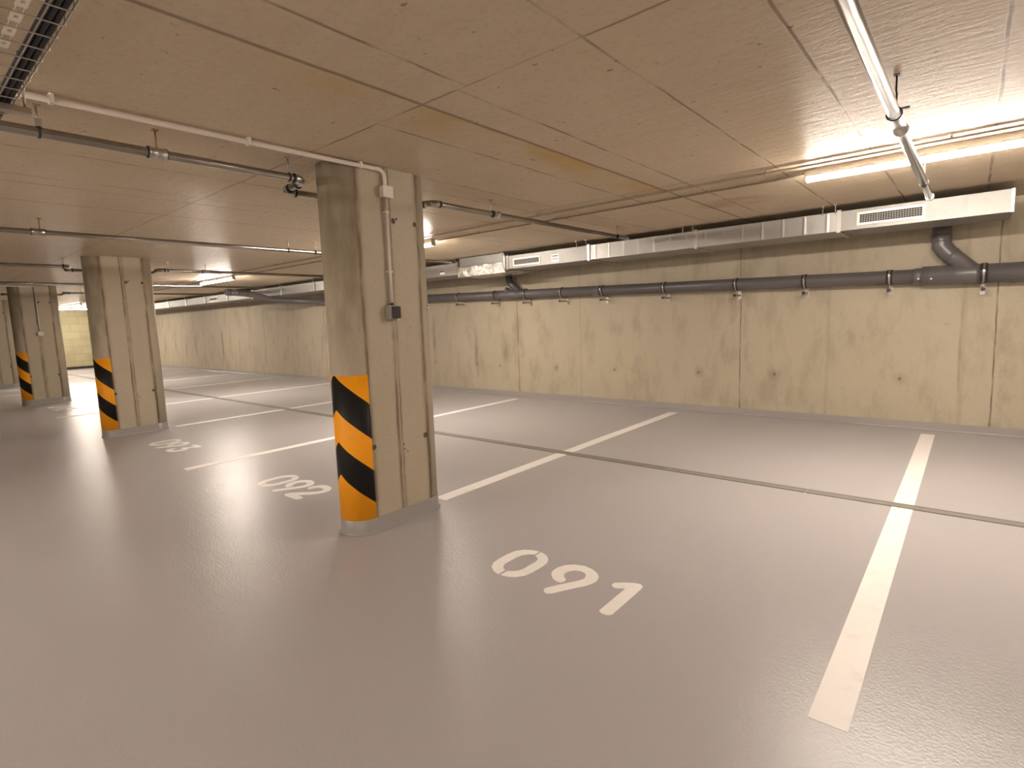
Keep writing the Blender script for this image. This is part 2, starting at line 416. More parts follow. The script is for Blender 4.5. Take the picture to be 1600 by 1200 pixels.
# expansion joint profile across the bays (it interrupts the painted lines)
bm = bmesh.new()
xs = [XL, -0.325, -0.317, XR]
for x0, x1 in ((XL, -0.90), (-0.893, XR)):
    box(bm, (x0, 4.475, 0), (x1, 4.565, 0.0045))
    box(bm, (x0, 4.475, 0.0045), (x1, 4.487, 0.0065)); box(bm, (x0, 4.553, 0.0045), (x1, 4.565, 0.0065))
struct('trim_1', bm, M['joint'])

# ------------------------------------------------------------------ painted bay lines
LW = 0.0587
LX = {'A': -0.305, 'B': -3.10, 'C': -5.92, 'D': -8.75, 'E': -11.62, 'F': -14.55, 'G': -17.2, 'H': -20.0, 'I': -22.8, 'J': -25.6, 'K': 2.5}
LN = {'A': (1.947, 'white bay line right of the number 091, nearest and widest in view'),
      'B': (2.80, 'white bay line starting behind the nearest column'),
      'C': (1.947, 'long white bay line between the numbers 092 and 093'),
      'D': (2.82, 'white bay line starting behind the second column'),
      'E': (1.96, 'white bay line beginning left of the second column, right of the number 095'),
      'F': (2.80, 'white bay line starting behind the third column'),
      'G': (1.98, 'white bay line seen left of the third column, one bay beyond it'),
      'H': (2.80, 'white bay line starting behind the fourth column'),
      'I': (1.98, 'faint white bay line, last but one before the far wall'),
      'J': (1.98, 'faint white bay line next to the far wall'),
      'K': (1.98, 'white bay line outside the right edge of the view')}
for k in LX:
    if k == 'K': continue
    x = LX[k]; y0, lab = LN[k]; bm = bmesh.new()
    box(bm, (x-LW, y0, 0), (x+LW, 4.475, 0.0018)); box(bm, (x-LW, 4.565, 0), (x+LW, 7.215, 0.0018))
    tag(obj('parking_line', bm, M['paint']), lab, 'floor marking', 'white lines between the parking bays')

# ------------------------------------------------------------------ painted bay numbers
G0A = [(0.078, 0.010), (0.034, 0.023), (-0.011, 0.055), (-0.036, 0.1), (-0.044, 0.159), (-0.045, 0.232), (-0.035, 0.296), (-0.003, 0.34), (0.045, 0.365), (0.087, 0.372), (0.088, 0.325), (0.055, 0.303), (0.034, 0.273), (0.026, 0.241), (0.025, 0.132), (0.037, 0.1), (0.06, 0.078), (0.077, 0.071)]
G0B = [(0.101, 0.372), (0.151, 0.355), (0.190, 0.321), (0.214, 0.277), (0.219, 0.215), (0.216, 0.13), (0.203, 0.075), (0.174, 0.037), (0.136, 0.017), (0.094, 0.01), (0.094, 0.069), (0.118, 0.081), (0.142, 0.106), (0.150, 0.134), (0.153, 0.25), (0.144, 0.282), (0.124, 0.303), (0.101, 0.312)]
G9 = [(0.384, 0.011), (0.375, 0.033), (0.381, 0.049), (0.424, 0.128), (0.467, 0.201), (0.481, 0.239), (0.473, 0.272), (0.452, 0.296), (0.422, 0.304), (0.388, 0.289), (0.368, 0.264), (0.364, 0.229), (0.381, 0.197), (0.406, 0.181), (0.414, 0.159), (0.406, 0.134), (0.38, 0.13), (0.344, 0.146), (0.312, 0.178), (0.295, 0.214), (0.293, 0.266), (0.312, 0.315), (0.349, 0.35), (0.403, 0.369), (0.459, 0.359), (0.505, 0.335), (0.534, 0.301), (0.548, 0.257), (0.542, 0.211), (0.525, 0.173), (0.48, 0.096), (0.435, 0.013), (0.418, -0.002), (0.4, -0.002)]
G1 = [(0.707, 0.011), (0.706, 0.032), (0.705, 0.273), (0.664, 0.249), (0.643, 0.253), (0.63, 0.27), (0.63, 0.293), (0.668, 0.325), (0.716, 0.354), (0.745, 0.36), (0.767, 0.344), (0.771, 0.319), (0.772, 0.026), (0.768, 0.013), (0.754, 0.001), (0.73, -0.002)]
G2 = [(-4.281, 2.333), (-4.299, 2.351), (-4.3, 2.397), (-4.278, 2.437), (-4.242, 2.467), (-4.192, 2.478), (-4.135, 2.471), (-4.092, 2.45), (-4.053, 2.408), (-4.046, 2.365), (-4.056, 2.32), (-4.1, 2.253), (-4.165, 2.199), (-4.162, 2.186), (-4.099, 2.186), (-4.071, 2.175), (-4.064, 2.158), (-4.065, 2.128), (-4.088, 2.119), (-4.259, 2.117), (-4.279, 2.125), (-4.296, 2.148), (-4.285, 2.184), (-4.221, 2.246), (-4.164, 2.29), (-4.118, 2.335), (-4.11, 2.37), (-4.129, 2.396), (-4.167, 2.41), (-4.205, 2.404), (-4.233, 2.375), (-4.237, 2.338), (-4.255, 2.326)]
G3 = [(-7.11, 2.43), (-7.122, 2.457), (-7.10, 2.488), (-6.94, 2.489), (-6.902, 2.472), (-6.905, 2.43), (-6.975, 2.355), (-6.925, 2.335), (-6.893, 2.291), (-6.892, 2.235), (-6.916, 2.179), (-6.97, 2.142), (-7.04, 2.136), (-7.10, 2.156), (-7.136, 2.198), (-7.139, 2.245), (-7.115, 2.262), (-7.083, 2.245), (-7.06, 2.208), (-7.02, 2.198), (-6.98, 2.212), (-6.962, 2.25), (-6.972, 2.285), (-7.01, 2.30), (-7.06, 2.302), (-7.075, 2.32), (-7.06, 2.345), (-6.99, 2.425), (-7.09, 2.425)]
G2L = [(x+4.801, y-2.115) for x, y in G2]; G3L = [(x+7.70, y-2.125) for x, y in G3]
def stroke_digit(pts, r, oy=0.0):
    """outline of a thick polyline (open), good enough for the far digits."""
    v = [Vector(p) for p in pts]; L = []; R_ = []
    for i, p in enumerate(v):
        a = (v[i]-v[i-1]).normalized() if i else (v[1]-v[0]).normalized(); b = (v[i+1]-v[i]).normalized() if i < len(v)-1 else a
        t = (a+b).normalized(); n = Vector((-t.y, t.x)); k = min(1.6, 1/max(0.3, t.dot(a)))
        L.append(tuple(p+n*r*k)); R_.append(tuple(p-n*r*k))
    return L+R_[::-1]
G5L = stroke_digit([(0.77, 0.335), (0.64, 0.335), (0.625, 0.225), (0.70, 0.235), (0.755, 0.19), (0.76, 0.11), (0.71, 0.045), (0.63, 0.04), (0.60, 0.09)], 0.03)
G7L = stroke_digit([(0.60, 0.335), (0.765, 0.335), (0.66, 0.02)], 0.032)
def number(text, ox, oy, label, nine=0.0, last=0.0):
    t = thing('bay_number', label, 'floor marking', (ox, oy, 0), 'stencilled bay numbers')
    for i, polys in enumerate(([G0A, G0B], [G9], {'1': [G1], '2': [G2L], '3': [G3L], '5': [G5L], '7': [G7L]}[text[2]])):
        bm = bmesh.new()
        for p in polys: prism(bm, [(x+(0, nine, last)[i], y) for x, y in p], 0.0, 0.0018)
        obj('digit', bm, M['paint'], t, local=True)
number('091', -1.98, 2.10, 'white stencilled number 091 on the grey floor, nearest the camera')
number('092', -4.801, 2.115, 'white number 092 on the floor just left of the nearest column', -0.055, 0.012)
number('093', -7.70, 2.125, 'white number 093 on the floor right of the second column', -0.05, 0.0)
number('095', -13.48, 2.13, 'white number 095 on the floor right of the third column')
number('097', -19.25, 2.13, 'white number 097 at the left edge, beyond the third column')

# ------------------------------------------------------------------ columns (stadium plan 0.30 x 0.78 m)
CR, CHL = 0.15, 0.24          # radius, half distance between the two nose centres
def stadium(r, n=20):
    pts = []
    for i in range(n+1):
        a = -PI+PI*i/n; pts.append((r*math.cos(a), -CHL+r*math.sin(a)))
    for i in range(n+1):
        a = PI*i/n; pts.append((r*math.cos(a), CHL+r*math.sin(a)))
    return pts
def shell(bm, poly, z0, z1):
    lo = [bm.verts.new((x, y, z0)) for x, y in poly]; hi = [bm.verts.new((x, y, z1)) for x, y in poly]; n = len(poly)
    for i in range(n):
        f = bm.faces.new((lo[i], lo[(i+1) % n], hi[(i+1) % n], hi[i]))
        e = Vector(poly[i])-Vector(poly[(i+1) % n]); f.smooth = e.length < 0.1
    bm.faces.new(lo[::-1]); bm.faces.new(hi)
def make_column():
    t = thing('concrete_column', 'nearest concrete column with a grey socket box and orange-black stripes', 'column', (0, 0, 0), 'rounded concrete columns in a row')
    bm = bmesh.new(); shell(bm, stadium(CR), 0, H); obj('shaft', bm, M['column'], t, local=True)
    bm = bmesh.new(); z = [(0.168, 0), (0.158, 0.006), (0.1545, 0.02), (0.1535, 0.098), (0.150, 0.101)]
    rows = []
    for r, zz in z: rows.append([bm.verts.new((x, y, zz)) for x, y in stadium(r)])
    n = len(rows[0])
    for a, b in zip(rows, rows[1:]):
        for i in range(n):
            f = bm.faces.new((a[i], a[(i+1) % n], b[(i+1) % n], b[i])); f.smooth = (Vector(a[i].co)-Vector(a[(i+1) % n].co)).length < 0.1
    bm.faces.new(rows[0][::-1]); bm.faces.new(rows[-1])
    obj('skirting', bm, M['skirt'], t, local=True)
    # painted hazard wrap on the nose
    bm = bmesh.new(); r0, r1, N = 0.1495, 0.1512, 28; cols = []
    for i in range(N+1):
        a = -PI+PI*i/N
        cols.append([bm.verts.new((r*math.cos(a), -CHL+r*math.sin(a)-0.0, zz)) for r, zz in ((r0, 0.10), (r1, 0.10), (r1, 1.058), (r0, 1.058))])
    for a, b in zip(cols, cols[1:]):
        for k in range(4):
            f = bm.faces.new((a[k], b[k], b[(k+1) % 4], a[(k+1) % 4])); f.smooth = (k == 1)
    bm.faces.new(cols[0]); bm.faces.new(cols[-1][::-1])
    h = obj('hazard_marking', bm, M['hazard'], t, local=True); h['label'] = 'orange and black chevron stripes painted round the column nose'
    return t
CY = 2.33
col0 = make_column()
specs = [(-3.10, None), (-8.78, 'second concrete column from the camera, with orange-black stripes and no box'),
         (-14.48, 'third concrete column, with a small white box on its side'), (-20.2, 'fourth concrete column, cut by the left edge of the picture')]
for i, (x, lab) in enumerate(specs):
    o = col0 if i == 0 else copy_tree(col0)
    o.location = (x, CY, 0)
    if lab: o['label'] = lab

# ------------------------------------------------------------------ lamps
def make_lamp():
    t = thing('tube_light', '', 'ceiling light', (0, 0, 0), 'tube lights in a row under the ceiling')
    L = 0.74
    bm = bmesh.new(); prof = [(-0.028, 0.0), (-0.028, -0.040), (-0.038, -0.046), (-0.038, -0.052), (0.038, -0.052), (0.038, -0.046), (0.028, -0.040), (0.028, 0.0)]
    for x0, x1 in ((-L, L),):
        a = [bm.verts.new((x0, y, z)) for y, z in prof]; b = [bm.verts.new((x1, y, z)) for y, z in prof]; n = len(prof)
        for i in range(n): bm.faces.new((a[i], a[(i+1) % n], b[(i+1) % n], b[i]))
        bm.faces.new(a); bm.faces.new(b[::-1])
    obj('housing', bm, M['lampbody'], t, local=True)
    bm = bmesh.new(); N = 12; arc = [(0.031, -0.052), (0.031, -0.066), (0.029, -0.076), (0.019, -0.083), (0.0, -0.086), (-0.019, -0.083), (-0.029, -0.076), (-0.031, -0.066), (-0.031, -0.052)]
    a = [bm.verts.new((-L+0.004, y, z)) for y, z in arc]; b = [bm.verts.new((L-0.004, y, z)) for y, z in arc]; n = len(arc)
    for i in range(n): 
        f = bm.faces.new((a[i], a[(i+1) % n], b[(i+1) % n], b[i])); f.smooth = i < n-1
    bm.faces.new(a); bm.faces.new(b[::-1])
    d = obj('diffuser', bm, M['lamp'], t, local=True); d['label'] = 'glowing opal diffuser'
    for s in (-1, 1):
        bm = bmesh.new(); N = 12
        arc = [(0.034, -0.050), (0.034, -0.068), (0.030, -0.086), (-0.030, -0.086), (-0.034, -0.068), (-0.034, -0.050), (-0.03, 0), (0.03, 0)]
        x0, x1 = sorted((s*(L-0.002), s*(L+0.010)))
        a = [bm.verts.new((x0, y, z)) for y, z in arc]; b = [bm.verts.new((x1, y, z)) for y, z in arc]; n = len(arc)
        for i in range(n): bm.faces.new((a[i], a[(i+1) % n], b[(i+1) % n], b[i]))
        bm.faces.new(a); bm.faces.new(b[::-1])
        obj('end_cap', bm, M['lampbody'], t, local=True)
    return t
lamp0 = make_lamp()
LY = 4.66
lamps = [((-0.24, LY), 0, 'long glowing tube light at the right edge, above the duct grille'),
         ((-5.80, LY), 0, 'tube light mostly hidden behind the nearest column'),
         ((-11.35, LY), 0, 'glowing tube light seen between the nearest and second columns'),
         ((-16.95, LY), 0, 'tube light hidden behind the second column'),
         ((-22.5, LY), 0, 'small distant tube light seen between the second and third columns'),
         ((-25.4, 5.0), PI/2, 'farthest tube light, by the block wall, set crosswise to the row'),
         ((5.35, LY), 0, 'tube light out of view to the right'),
         ]
ORD = ['first', 'second', 'third', 'fourth', 'fifth', 'sixth']
for k, x in enumerate((5.35, -0.24, -5.8)):  # unseen row, added to light the near floor and ceiling
    lamps.append(((x, -5.2), 0, ORD[k]+' added tube light of the farther unseen row behind the camera, counted from the right'))
for k, x in enumerate((1.3, -4.63)):  # two more unseen lamps, added to brighten the camera side
    lamps.append(((x, -2.5), 0, ORD[k]+' added tube light over the driving lane, unseen behind the camera, counted from the right'))
for i, ((x, y), rz, lab) in enumerate(lamps):
    o = lamp0 if i == 0 else copy_tree(lamp0)
    o.location = (x, y, H); o.rotation_euler = (0, 0, rz); o['label'] = lab
    if y < 0: o['group'] = 'unseen tube lights added behind the camera'

# ------------------------------------------------------------------ thin lamp conduits along the ceiling
def ceiling_conduit(y, label):
    t = thing('cable_conduit', label, 'conduit', (-9, y, H))
    obj('tube', T([(XL+0.5, y, H-0.016), (6.5, y, H-0.016)], 0.0075, 8), M['conduit'], t)
    k = 0; x = 0.9
    while x > -14:
        bm = bmesh.new(); ring(bm, (x, y, H-0.016), (1, 0, 0), 0.009, 0.003, 12, 6); box(bm, (x-0.006, y-0.01, H-0.008), (x+0.006, y+0.01, H-0.0005))
        obj('clip', bm, M['boxgrey'], t); x -= 1.05
ceiling_conduit(4.43, 'thin conduit along the ceiling, on the near side of the tube lights')
ceiling_conduit(4.735, 'thin conduit along the ceiling, just behind the tube lights')

# ------------------------------------------------------------------ steel pipes crossing the ceiling
def hanger(t, x, y, zp, r, rust=False, thick=False):
    bm = bmesh.new(); tube(bm, [(x, y, zp+r), (x, y, H)], 0.0045, 6)
    if thick: box(bm, (x-0.012, y-0.012, zp+r), (x+0.012, y+0.012, zp+r+0.035))
    box(bm, (x-0.014, y-0.014, H-0.006), (x+0.014, y+0.014, H))
    obj('hanger_rod', bm, M['brass'] if rust else M['rod'], t)
    bm = bmesh.new(); ring(bm, (x, y, zp), (0, 1, 0), r+0.002, 0.0035, 18, 6); obj('hanger_ring', bm, M['dark'], t)
def coupling(t, x, y0, y1, zp, r, bright=True):
    obj('coupling', T([(x, y0, zp), (x, y0+0.008, zp), (x, y0+0.009, zp), (x, y1-0.009, zp), (x, y1-0.008, zp), (x, y1, zp)],
                      [r+0.006, r+0.006, r+0.003, r+0.003, r+0.006, r+0.006], 20), M['coupling'] if bright else M['steel'], t)
    for yy in (y0, y1):
        bm = bmesh.new(); ring(bm, (x, yy, zp), (0, 1, 0), r+0.003, 0.003, 18, 6); obj('coupling_seal', bm, M['dark'], t)
R1 = 0.024
# pipe at the right edge
t = thing('steel_pipe', 'shiny steel pipe crossing the ceiling at top right, under the tube light', 'pipe', (-0.30, 3, H))
obj('pipe', T([(-0.30, -3.5, 2.2), (-0.30, 5.5, 2.2)], R1, 24), M['steel'], t)
coupling(t, -0.30, 3.0, 3.3, 2.2, R1+0.001)
obj('end_cap', T([(-0.30, 5.49, 2.2), (-0.30, 5.53, 2.2), (-0.30, 5.54, 2.2)], [R1+0.004, R1+0.004, R1*0.6], 20), M['coupling'], t)
hanger(t, -0.30, 4.86, 2.2, R1)
bm = bmesh.new(); tube(bm, [(-0.300, 3.06, 2.224), (-0.300, 3.06, 2.30), (-0.304, 3.075, 2.315), (-0.304, 3.08, H)], 0.004, 6)
box(bm, (-0.315, 3.068, H-0.005), (-0.293, 3.092, H)); box(bm, (-0.300, 3.04, 2.226), (-0.250, 3.060, 2.231)); obj('hanger_rod', bm, M['dark'], t)
hanger(t, -0.30, 0.2, 2.2, R1)
# pipes that dodge a column
def dodge_pipe(x, label, zp=2.27, yend=6.0, couplings=(), rods=(), rear_rods=()):
    t = thing('steel_pipe', label, 'pipe', (x, 0, H))
    off = 0.26
    pts = [(x, -3.5, zp)]+bend((x, 0, zp), (x, 1.86, zp), (x-off, 1.86, zp-0.02), 0.06)+bend((x, 1.86, zp-0.02), (x-off, 1.86, zp-0.02), (x-off, 2.9, zp-0.02), 0.06)
    pts += bend((x-off, 2, zp-0.02), (x-off, 2.90, zp-0.02), (x, 2.90, zp), 0.06)+bend((x-off, 2.90, zp), (x, 2.90, zp), (x, 4, zp), 0.06)+[(x, yend, zp)]
    obj('pipe', T(pts, R1*0.9, 16), M['steel'], t)
    for (a, b) in couplings: coupling(t, x, a, b, zp, R1)
    for q, c in (((x, 1.79, zp), (0, 1, 0)), ((x-0.08, 1.86, zp-0.01), (1, 0, 0)), ((x-off+0.08, 1.86, zp-0.02), (1, 0, 0)), ((x-off, 1.94, zp-0.02), (0, 1, 0)),
                 ((x-off, 2.82, zp-0.02), (0, 1, 0)), ((x-0.08, 2.90, zp), (1, 0, 0)), ((x, 2.98, zp), (0, 1, 0))):
        bm = bmesh.new(); ring(bm, q, c, R1, 0.005, 18, 6); obj('elbow_seal', bm, M['dark'], t)
    obj('elbow', T(bend((x, 0, zp), (x, 1.86, zp), (x-off, 1.86, zp-0.01), 0.075, 8), R1+0.003, 18), M['coupling'], t)
    obj('elbow', T(bend((x, 1.86, zp-0.02), (x-off, 1.86, zp-0.02), (x-off, 2.9, zp-0.02), 0.075, 8), R1+0.003, 18), M['steel'], t)
    obj('elbow', T(bend((x-off, 2.9, zp), (x, 2.90, zp), (x, 4, zp), 0.075, 8), R1+0.003, 18), M['steel'], t)
    for y, ru, th in rods: hanger(t, x, y, zp, R1*0.9, ru, th)
    return t
dodge_pipe(-3.14, 'steel pipe bending round the top of the nearest column', couplings=((1.02, 1.10), (3.60, 3.68)),
           rods=((0.60, False, True), (1.06, True, False), (1.76, False, False), (3.58, False, False), (5.75, False, False)))
dodge_pipe(-9.02, 'steel pipe bending round the top of the second column', couplings=((3.50, 3.60),), rods=((1.8, False, False), (3.02, False, False), (3.55, False, False)))
dodge_pipe(-14.75, 'steel pipe bending round the top of the third column', rods=((1.8, False, False), (3.2, False, False)))
def straight_pipe(x, label, couplings=(), rods=(), zp=2.27, yend=6.0):
    t = thing('steel_pipe', label, 'pipe', (x, 0, H))
    obj('pipe', T([(x, -3.5, zp), (x, yend, zp)], R1*0.9, 16), M['steel'], t)
    for a, b in couplings: coupling(t, x, a, b, zp, R1, False)
    for y, ru in rods: hanger(t, x, y, zp, R1*0.9, ru)
straight_pipe(-6.12, 'straight steel pipe on the ceiling midway between the nearest and second columns', ((1.03, 1.12),), ((1.09, True), (3.35, False), (3.70, False), (5.4, False)))
straight_pipe(-12.1, 'straight steel pipe on the ceiling midway between the second and third columns', (), ((1.1, True), (3.4, False)))

# ------------------------------------------------------------------ white conduit, boxes on columns
cx = -2.935
t = thing('wall_conduit', 'white plastic conduit running over the ceiling and down the nearest column', 'conduit', (cx, 2.3, H))
pts = [(cx-0.04, 0.36, H-0.022), (cx-0.01, 2.0, H-0.022)]+bend((cx, 2.1, H-0.022), (cx+0.005, 2.305, H-0.022), (cx+0.005, 2.305, 2.0), 0.055)+[(cx+0.005, 2.305, 2.255)]
obj('ceiling_run', T(pts, 0.0135, 14), M['white'], t)
obj('column_run', T([(cx+0.005, 2.305, 2.19), (cx+0.005, 2.305, 1.50)], 0.0095, 12), M['white'], t)
for y in (0.62, 1.44, 2.13):
    bm = bmesh.new(); box(bm, (cx-0.035-0.02+y*0.012, y-0.008, H-0.04), (cx-0.035+0.02+y*0.012, y+0.008, H)); obj('clip', bm, M['white'], t, 0.002)
for z in (2.10, 1.72):
    obj('clip', B((-2.95, 2.29, z-0.006), (cx+0.016, 2.32, z+0.006)), M['white'], t)
t = thing('junction_box', 'small white junction box high on the nearest column', 'junction box', (-2.95, 2.31, 2.225))
obj('box_body', B((-2.95, 2.272, 2.192), (-2.912, 2.350, 2.262)), M['white'], t, 0.003)
obj('box_lid', B((-2.912, 2.270, 2.190), (-2.906, 2.352, 2.264)), M['white'], t, 0.002)
t = thing('socket_box', 'grey weatherproof socket box with a smoked lid on the nearest column', 'socket', (-2.95, 2.30, 1.45))
b_ = obj('box_body', B((-2.95, 2.262, 1.405), (-2.900, 2.345, 1.50)), M['boxgrey'], t, 0.006)
l_ = obj('socket_lid', B((-2.900, 2.278, 1.412), (-2.882, 2.340, 1.492)), M['lid'], t, 0.006); l_['label'] = 'smoked dark hinged lid'
obj('lid_catch', B((-2.886, 2.300, 1.400), (-2.874, 2.318, 1.410)), M['coupling'], t)
obj('cable_gland', T([(-2.93, 2.305, 1.50), (-2.93, 2.305, 1.515)], 0.013, 12), M['dark'], t)
x3 = -14.48+0.15
t = thing('wall_conduit', 'thin white conduit running down the third column', 'conduit', (x3, 2.35, H))
obj('ceiling_run', T([(x3+0.01, -1.0, H-0.014), (x3+0.01, 2.34, H-0.014)], 0.010, 8), M['white'], t)
obj('column_run', T([(x3+0.012, 2.34, H-0.01), (x3+0.012, 2.34, 1.45)], 0.010, 8), M['white'], t)
t = thing('junction_box', 'small white box on the side of the third column', 'junction box', (x3, 2.34, 1.43))
obj('box_body', B((x3, 2.30, 1.39), (x3+0.04, 2.385, 1.465)), M['white'], t, 0.004)
obj('box_lid', B((x3+0.04, 2.298, 1.388), (x3+0.046, 2.387, 1.467)), M['white'], t, 0.002)

# ------------------------------------------------------------------ ventilation duct
DY0, DY1, DZ0, DZ1 = 6.45, 7.05, 2.125, 2.315
duct = thing('ventilation_duct', 'rectangular galvanised ventilation duct hanging along the back wall under the ceiling', 'duct', (-3, 6.6, H))
def duct_seg(x0, x1, mat='duct', ribs=0, z0=DZ0, z1=DZ1, y0=DY0):
    bm = bmesh.new(); box(bm, (x0, y0, z0), (x1, DY1, z1))
    for k in range(ribs):                                   # cross-broken creases pressed into the sheet
        xx = x0+(x1-x0)*(k+0.5)/ribs; w_ = 0.02
        for zz in (z0,):
            a = [(xx-w_, y0, z0+0.004), (xx, y0-0.0022, z0+0.004), (xx+w_, y0, z0+0.004)]
            b = [(q[0], q[1], z1-0.004) for q in a]
            A_ = [bm.verts.new(q) for q in a]; B_ = [bm.verts.new(q) for q in b]
            bm.faces.new((A_[0], A_[1], B_[1], B_[0])); bm.faces.new((A_[1], A_[2], B_[2], B_[1]))
            bm.faces.new(A_); bm.faces.new(B_[::-1]); bm.faces.new((A_[0], B_[0], B_[2], A_[2]))
    return obj('duct_segment', bm, M[mat], duct)
def flange(x, w_=0.018, proud=0.014):
    bm = bmesh.new(); z0, z1 = DZ0-proud, DZ1+proud
    for (a, b) in (((DY0-proud, z0), (DY0, z1)), ((DY1, z0), (DY1+proud, z1)), ((DY0, z0), (DY1, DZ0)), ((DY0, DZ1), (DY1, z1))):
        box(bm, (x-w_, a[0], a[1]), (x+w_, b[0], b[1]))
    f = obj('flange', bm, M['coupling'], duct)
    for (y, z) in ((DY0-proud-0.005, DZ0), (DY0-proud-0.005, DZ1-0.005)):
        obj('bolt', T([(x-0.012, y+0.006, z), (x-0.012, y-0.002, z)], 0.006, 6), M['coupling'], f)
FX = [0.215, -1.06, -2.50, -3.95, -5.43, -6.44, -7.9, -9.35, -10.8, -12.25, -13.7, -15.15, -16.6, -18.05, -19.5, -20.95, -22.4, -23.85, -25.3, -26.75]
for i in range(len(FX)-1):
    x1, x0 = FX[i], FX[i+1]
    if i == 4:
        o = duct_seg(x0, x1, 'foil', z0=DZ0-0.045, z1=DZ1-0.07); o['label'] = 'crumpled shiny foil-wrapped section'
        o = obj('duct_cover', B((x0+0.06, DY0-0.012, DZ1-0.075), (x1+0.0, DY1, H-0.012)), M['duct'], duct, 0.003); o['label'] = 'raised sheet-metal cover above the foil section'
    elif i == 5:
        o = duct_seg(x0, x1, 'greyduct'); o['label'] = 'plain dull grey section'
    elif i in (1, 2): duct_seg(x0, x1, 'duct_dull', ribs=7)
    elif i == 0: duct_seg(x0, x1, 'duct', ribs=2)
    else: duct_seg(x0, x1, 'duct', ribs=0 if i == 3 else 4)
for x in FX[1:]: flange(x)
flange(-5.36, 0.006)
# stiffening end plate
bm = bmesh.new(); box(bm, (0.197, DY0-0.005, DZ0-0.004), (0.222, DY0, DZ1+0.004)); box(bm, (0.215, DY0, DZ0), (0.222, DY1, DZ1))
ep = obj('end_plate', bm, M['coupling'], duct, 0.002)
for z in (DZ0+0.01, DZ0+0.075, DZ1-0.02): obj('corner_bolt', B((0.204, DY0-0.0065, z), (0.214, DY0-0.0045, z+0.009)), M['dark'], ep)
def grille(x0, x1, z0, z1):
    bm = bmesh.new(); b = 0.022
    for a, c in (((x0-b, z0-b), (x1+b, z0)), ((x0-b, z1), (x1+b, z1+b)), ((x0-b, z0), (x0, z1)), ((x1, z0), (x1+b, z1))):
        box(bm, (a[0], DY0-0.010, a[1]), (c[0], DY0, c[1]))
    g_ = obj('grille', bm, M['grille'], duct, 0.002); g_['label'] = 'white framed air grille with a dark mesh of slats'
    obj('grille_opening', B((x0, DY0-0.002, z0), (x1, DY0-0.0005, z1)), M['grilledark'], g_)
    bm = bmesh.new(); n = 24
    for k in range(1, n):
        xx = x0+(x1-x0)*k/n; box(bm, (xx-0.0016, DY0-0.006, z0), (xx+0.0016, DY0-0.004, z1))
    for k in range(1, 5):
        zz = z0+(z1-z0)*k/5; box(bm, (x0, DY0-0.0045, zz-0.0015), (x1, DY0-0.002, zz+0.0015))
    obj('grille_slats', bm, M['boxgrey'], g_)
grille(-0.885, -0.40, 2.182, 2.262)
grille(-5.24, -4.78, 2.175, 2.245)
grille(-16.3, -15.8, 2.18, 2.25)
bm = bmesh.new(); box(bm, (-4.56, DY0-0.0015, 2.155), (-4.44, DY0-0.0003, 2.255)); s_ = obj('label_sticker', bm, M['grille'], duct)
bm = bmesh.new(); box(bm, (-4.55, DY0-0.0028, 2.222), (-4.45, DY0-0.0015, 2.240)); box(bm, (-4.55, DY0-0.0028, 2.185), (-4.45, DY0-0.0015, 2.197)); obj('sticker_print', bm, M['stickdark'], s_)
bm = bmesh.new(); box(bm, (-6.86, DY0-0.0015, 2.155), (-6.75, DY0-0.0003, 2.19)); s_ = obj('label_sticker', bm, M['stick'], duct)
obj('sticker_print', B((-6.85, DY0-0.0028, 2.195), (-6.77, DY0-0.0003, 2.213)), M['stickdark'], s_)
for x in FX[1:]+[-1.17]+[-2.62, -4.1, 0.0]:                   # hanging rods
    if x == 0.0: continue
    bm = bmesh.new(); tube(bm, [(x-0.03, DY0-0.02, DZ1-0.02), (x-0.03, DY0-0.02, H)], 0.005, 6); box(bm, (x-0.042, DY0-0.032, H-0.01), (x-0.018, DY0-0.008, H))
    obj('hanging_rod', bm, M['coupling'], duct)

# ------------------------------------------------------------------ drain pipe along the wall
PY = 7.32
def pz(x): return 1.665-0.0212*(x+0.3)
drain = thing('drain_pipe', 'long dark grey plastic drain pipe running along the back wall below the duct', 'drain pipe', (-3, PY, 1.7))
obj('pipe', T([(XR-0.5, PY, pz(XR-0.5)), (-0.05, PY, pz(-0.05))], 0.0915, 32), M['pvc'], drain)
obj('pipe', T([(-0.35, PY, pz(-0.35)), (-11.7, PY, pz(-11.7)), (-12.1, PY-0.04, 1.955), (-12.5, 7.1, 1.99), (-12.72, 6.7, 2.02), (-12.75, 6.40, 2.045), (-12.75, 6.2, 2.10), (-12.75, 5.9, 2.17), (-12.75, 5.7, 2.19), (-12.75, 5.4, 2.20)], 0.072, 28), M['pvc'], drain)
obj('pipe_branch', T([(-0.43, PY, pz(-0.43)), (0.0, PY, pz(0.0)), (0.02, PY, pz(0.02))], 0.0955, 32), M['pvc'], drain)
bm = bmesh.new(); tube(bm, [(-0.50, PY, pz(-0.5)), (-0.41, PY, pz(-.41))], 0.080, 28); tube(bm, [(-0.415, PY, pz(-.415)), (-0.37, PY, pz(-.37))], [0.080, 0.0965], 28)
obj('coupling', bm, M['pvc'], drain)
vx = -0.285
e = T([(vx, PY, H-0.004), (vx, PY, 2.02), (vx+0.005, PY, 1.96), (vx+0.04, PY, 1.905), (vx+0.08, PY, 1.86), (vx+0.27, PY, 1.665)], [0.080, 0.080, 0.083, 0.083, 0.080, 0.080], 32)
obj('pipe_branch', e, M['pvc'], drain)
bm = bmesh.new(); tube(bm, [(vx, PY, 2.075), (vx, PY, 2.03)], 0.0855, 32); tube(bm, [(vx, PY, 2.012), (vx, PY, 2.000)], 0.0865, 32)
d = Vector((0.19, 0, -0.195)).normalized(); c0 = Vector((vx+0.08, PY, 1.86))
tube(bm, [c0+d*0.0, c0+d*0.022], 0.0855, 32)
obj('coupling', bm, M['pvc'], drain)
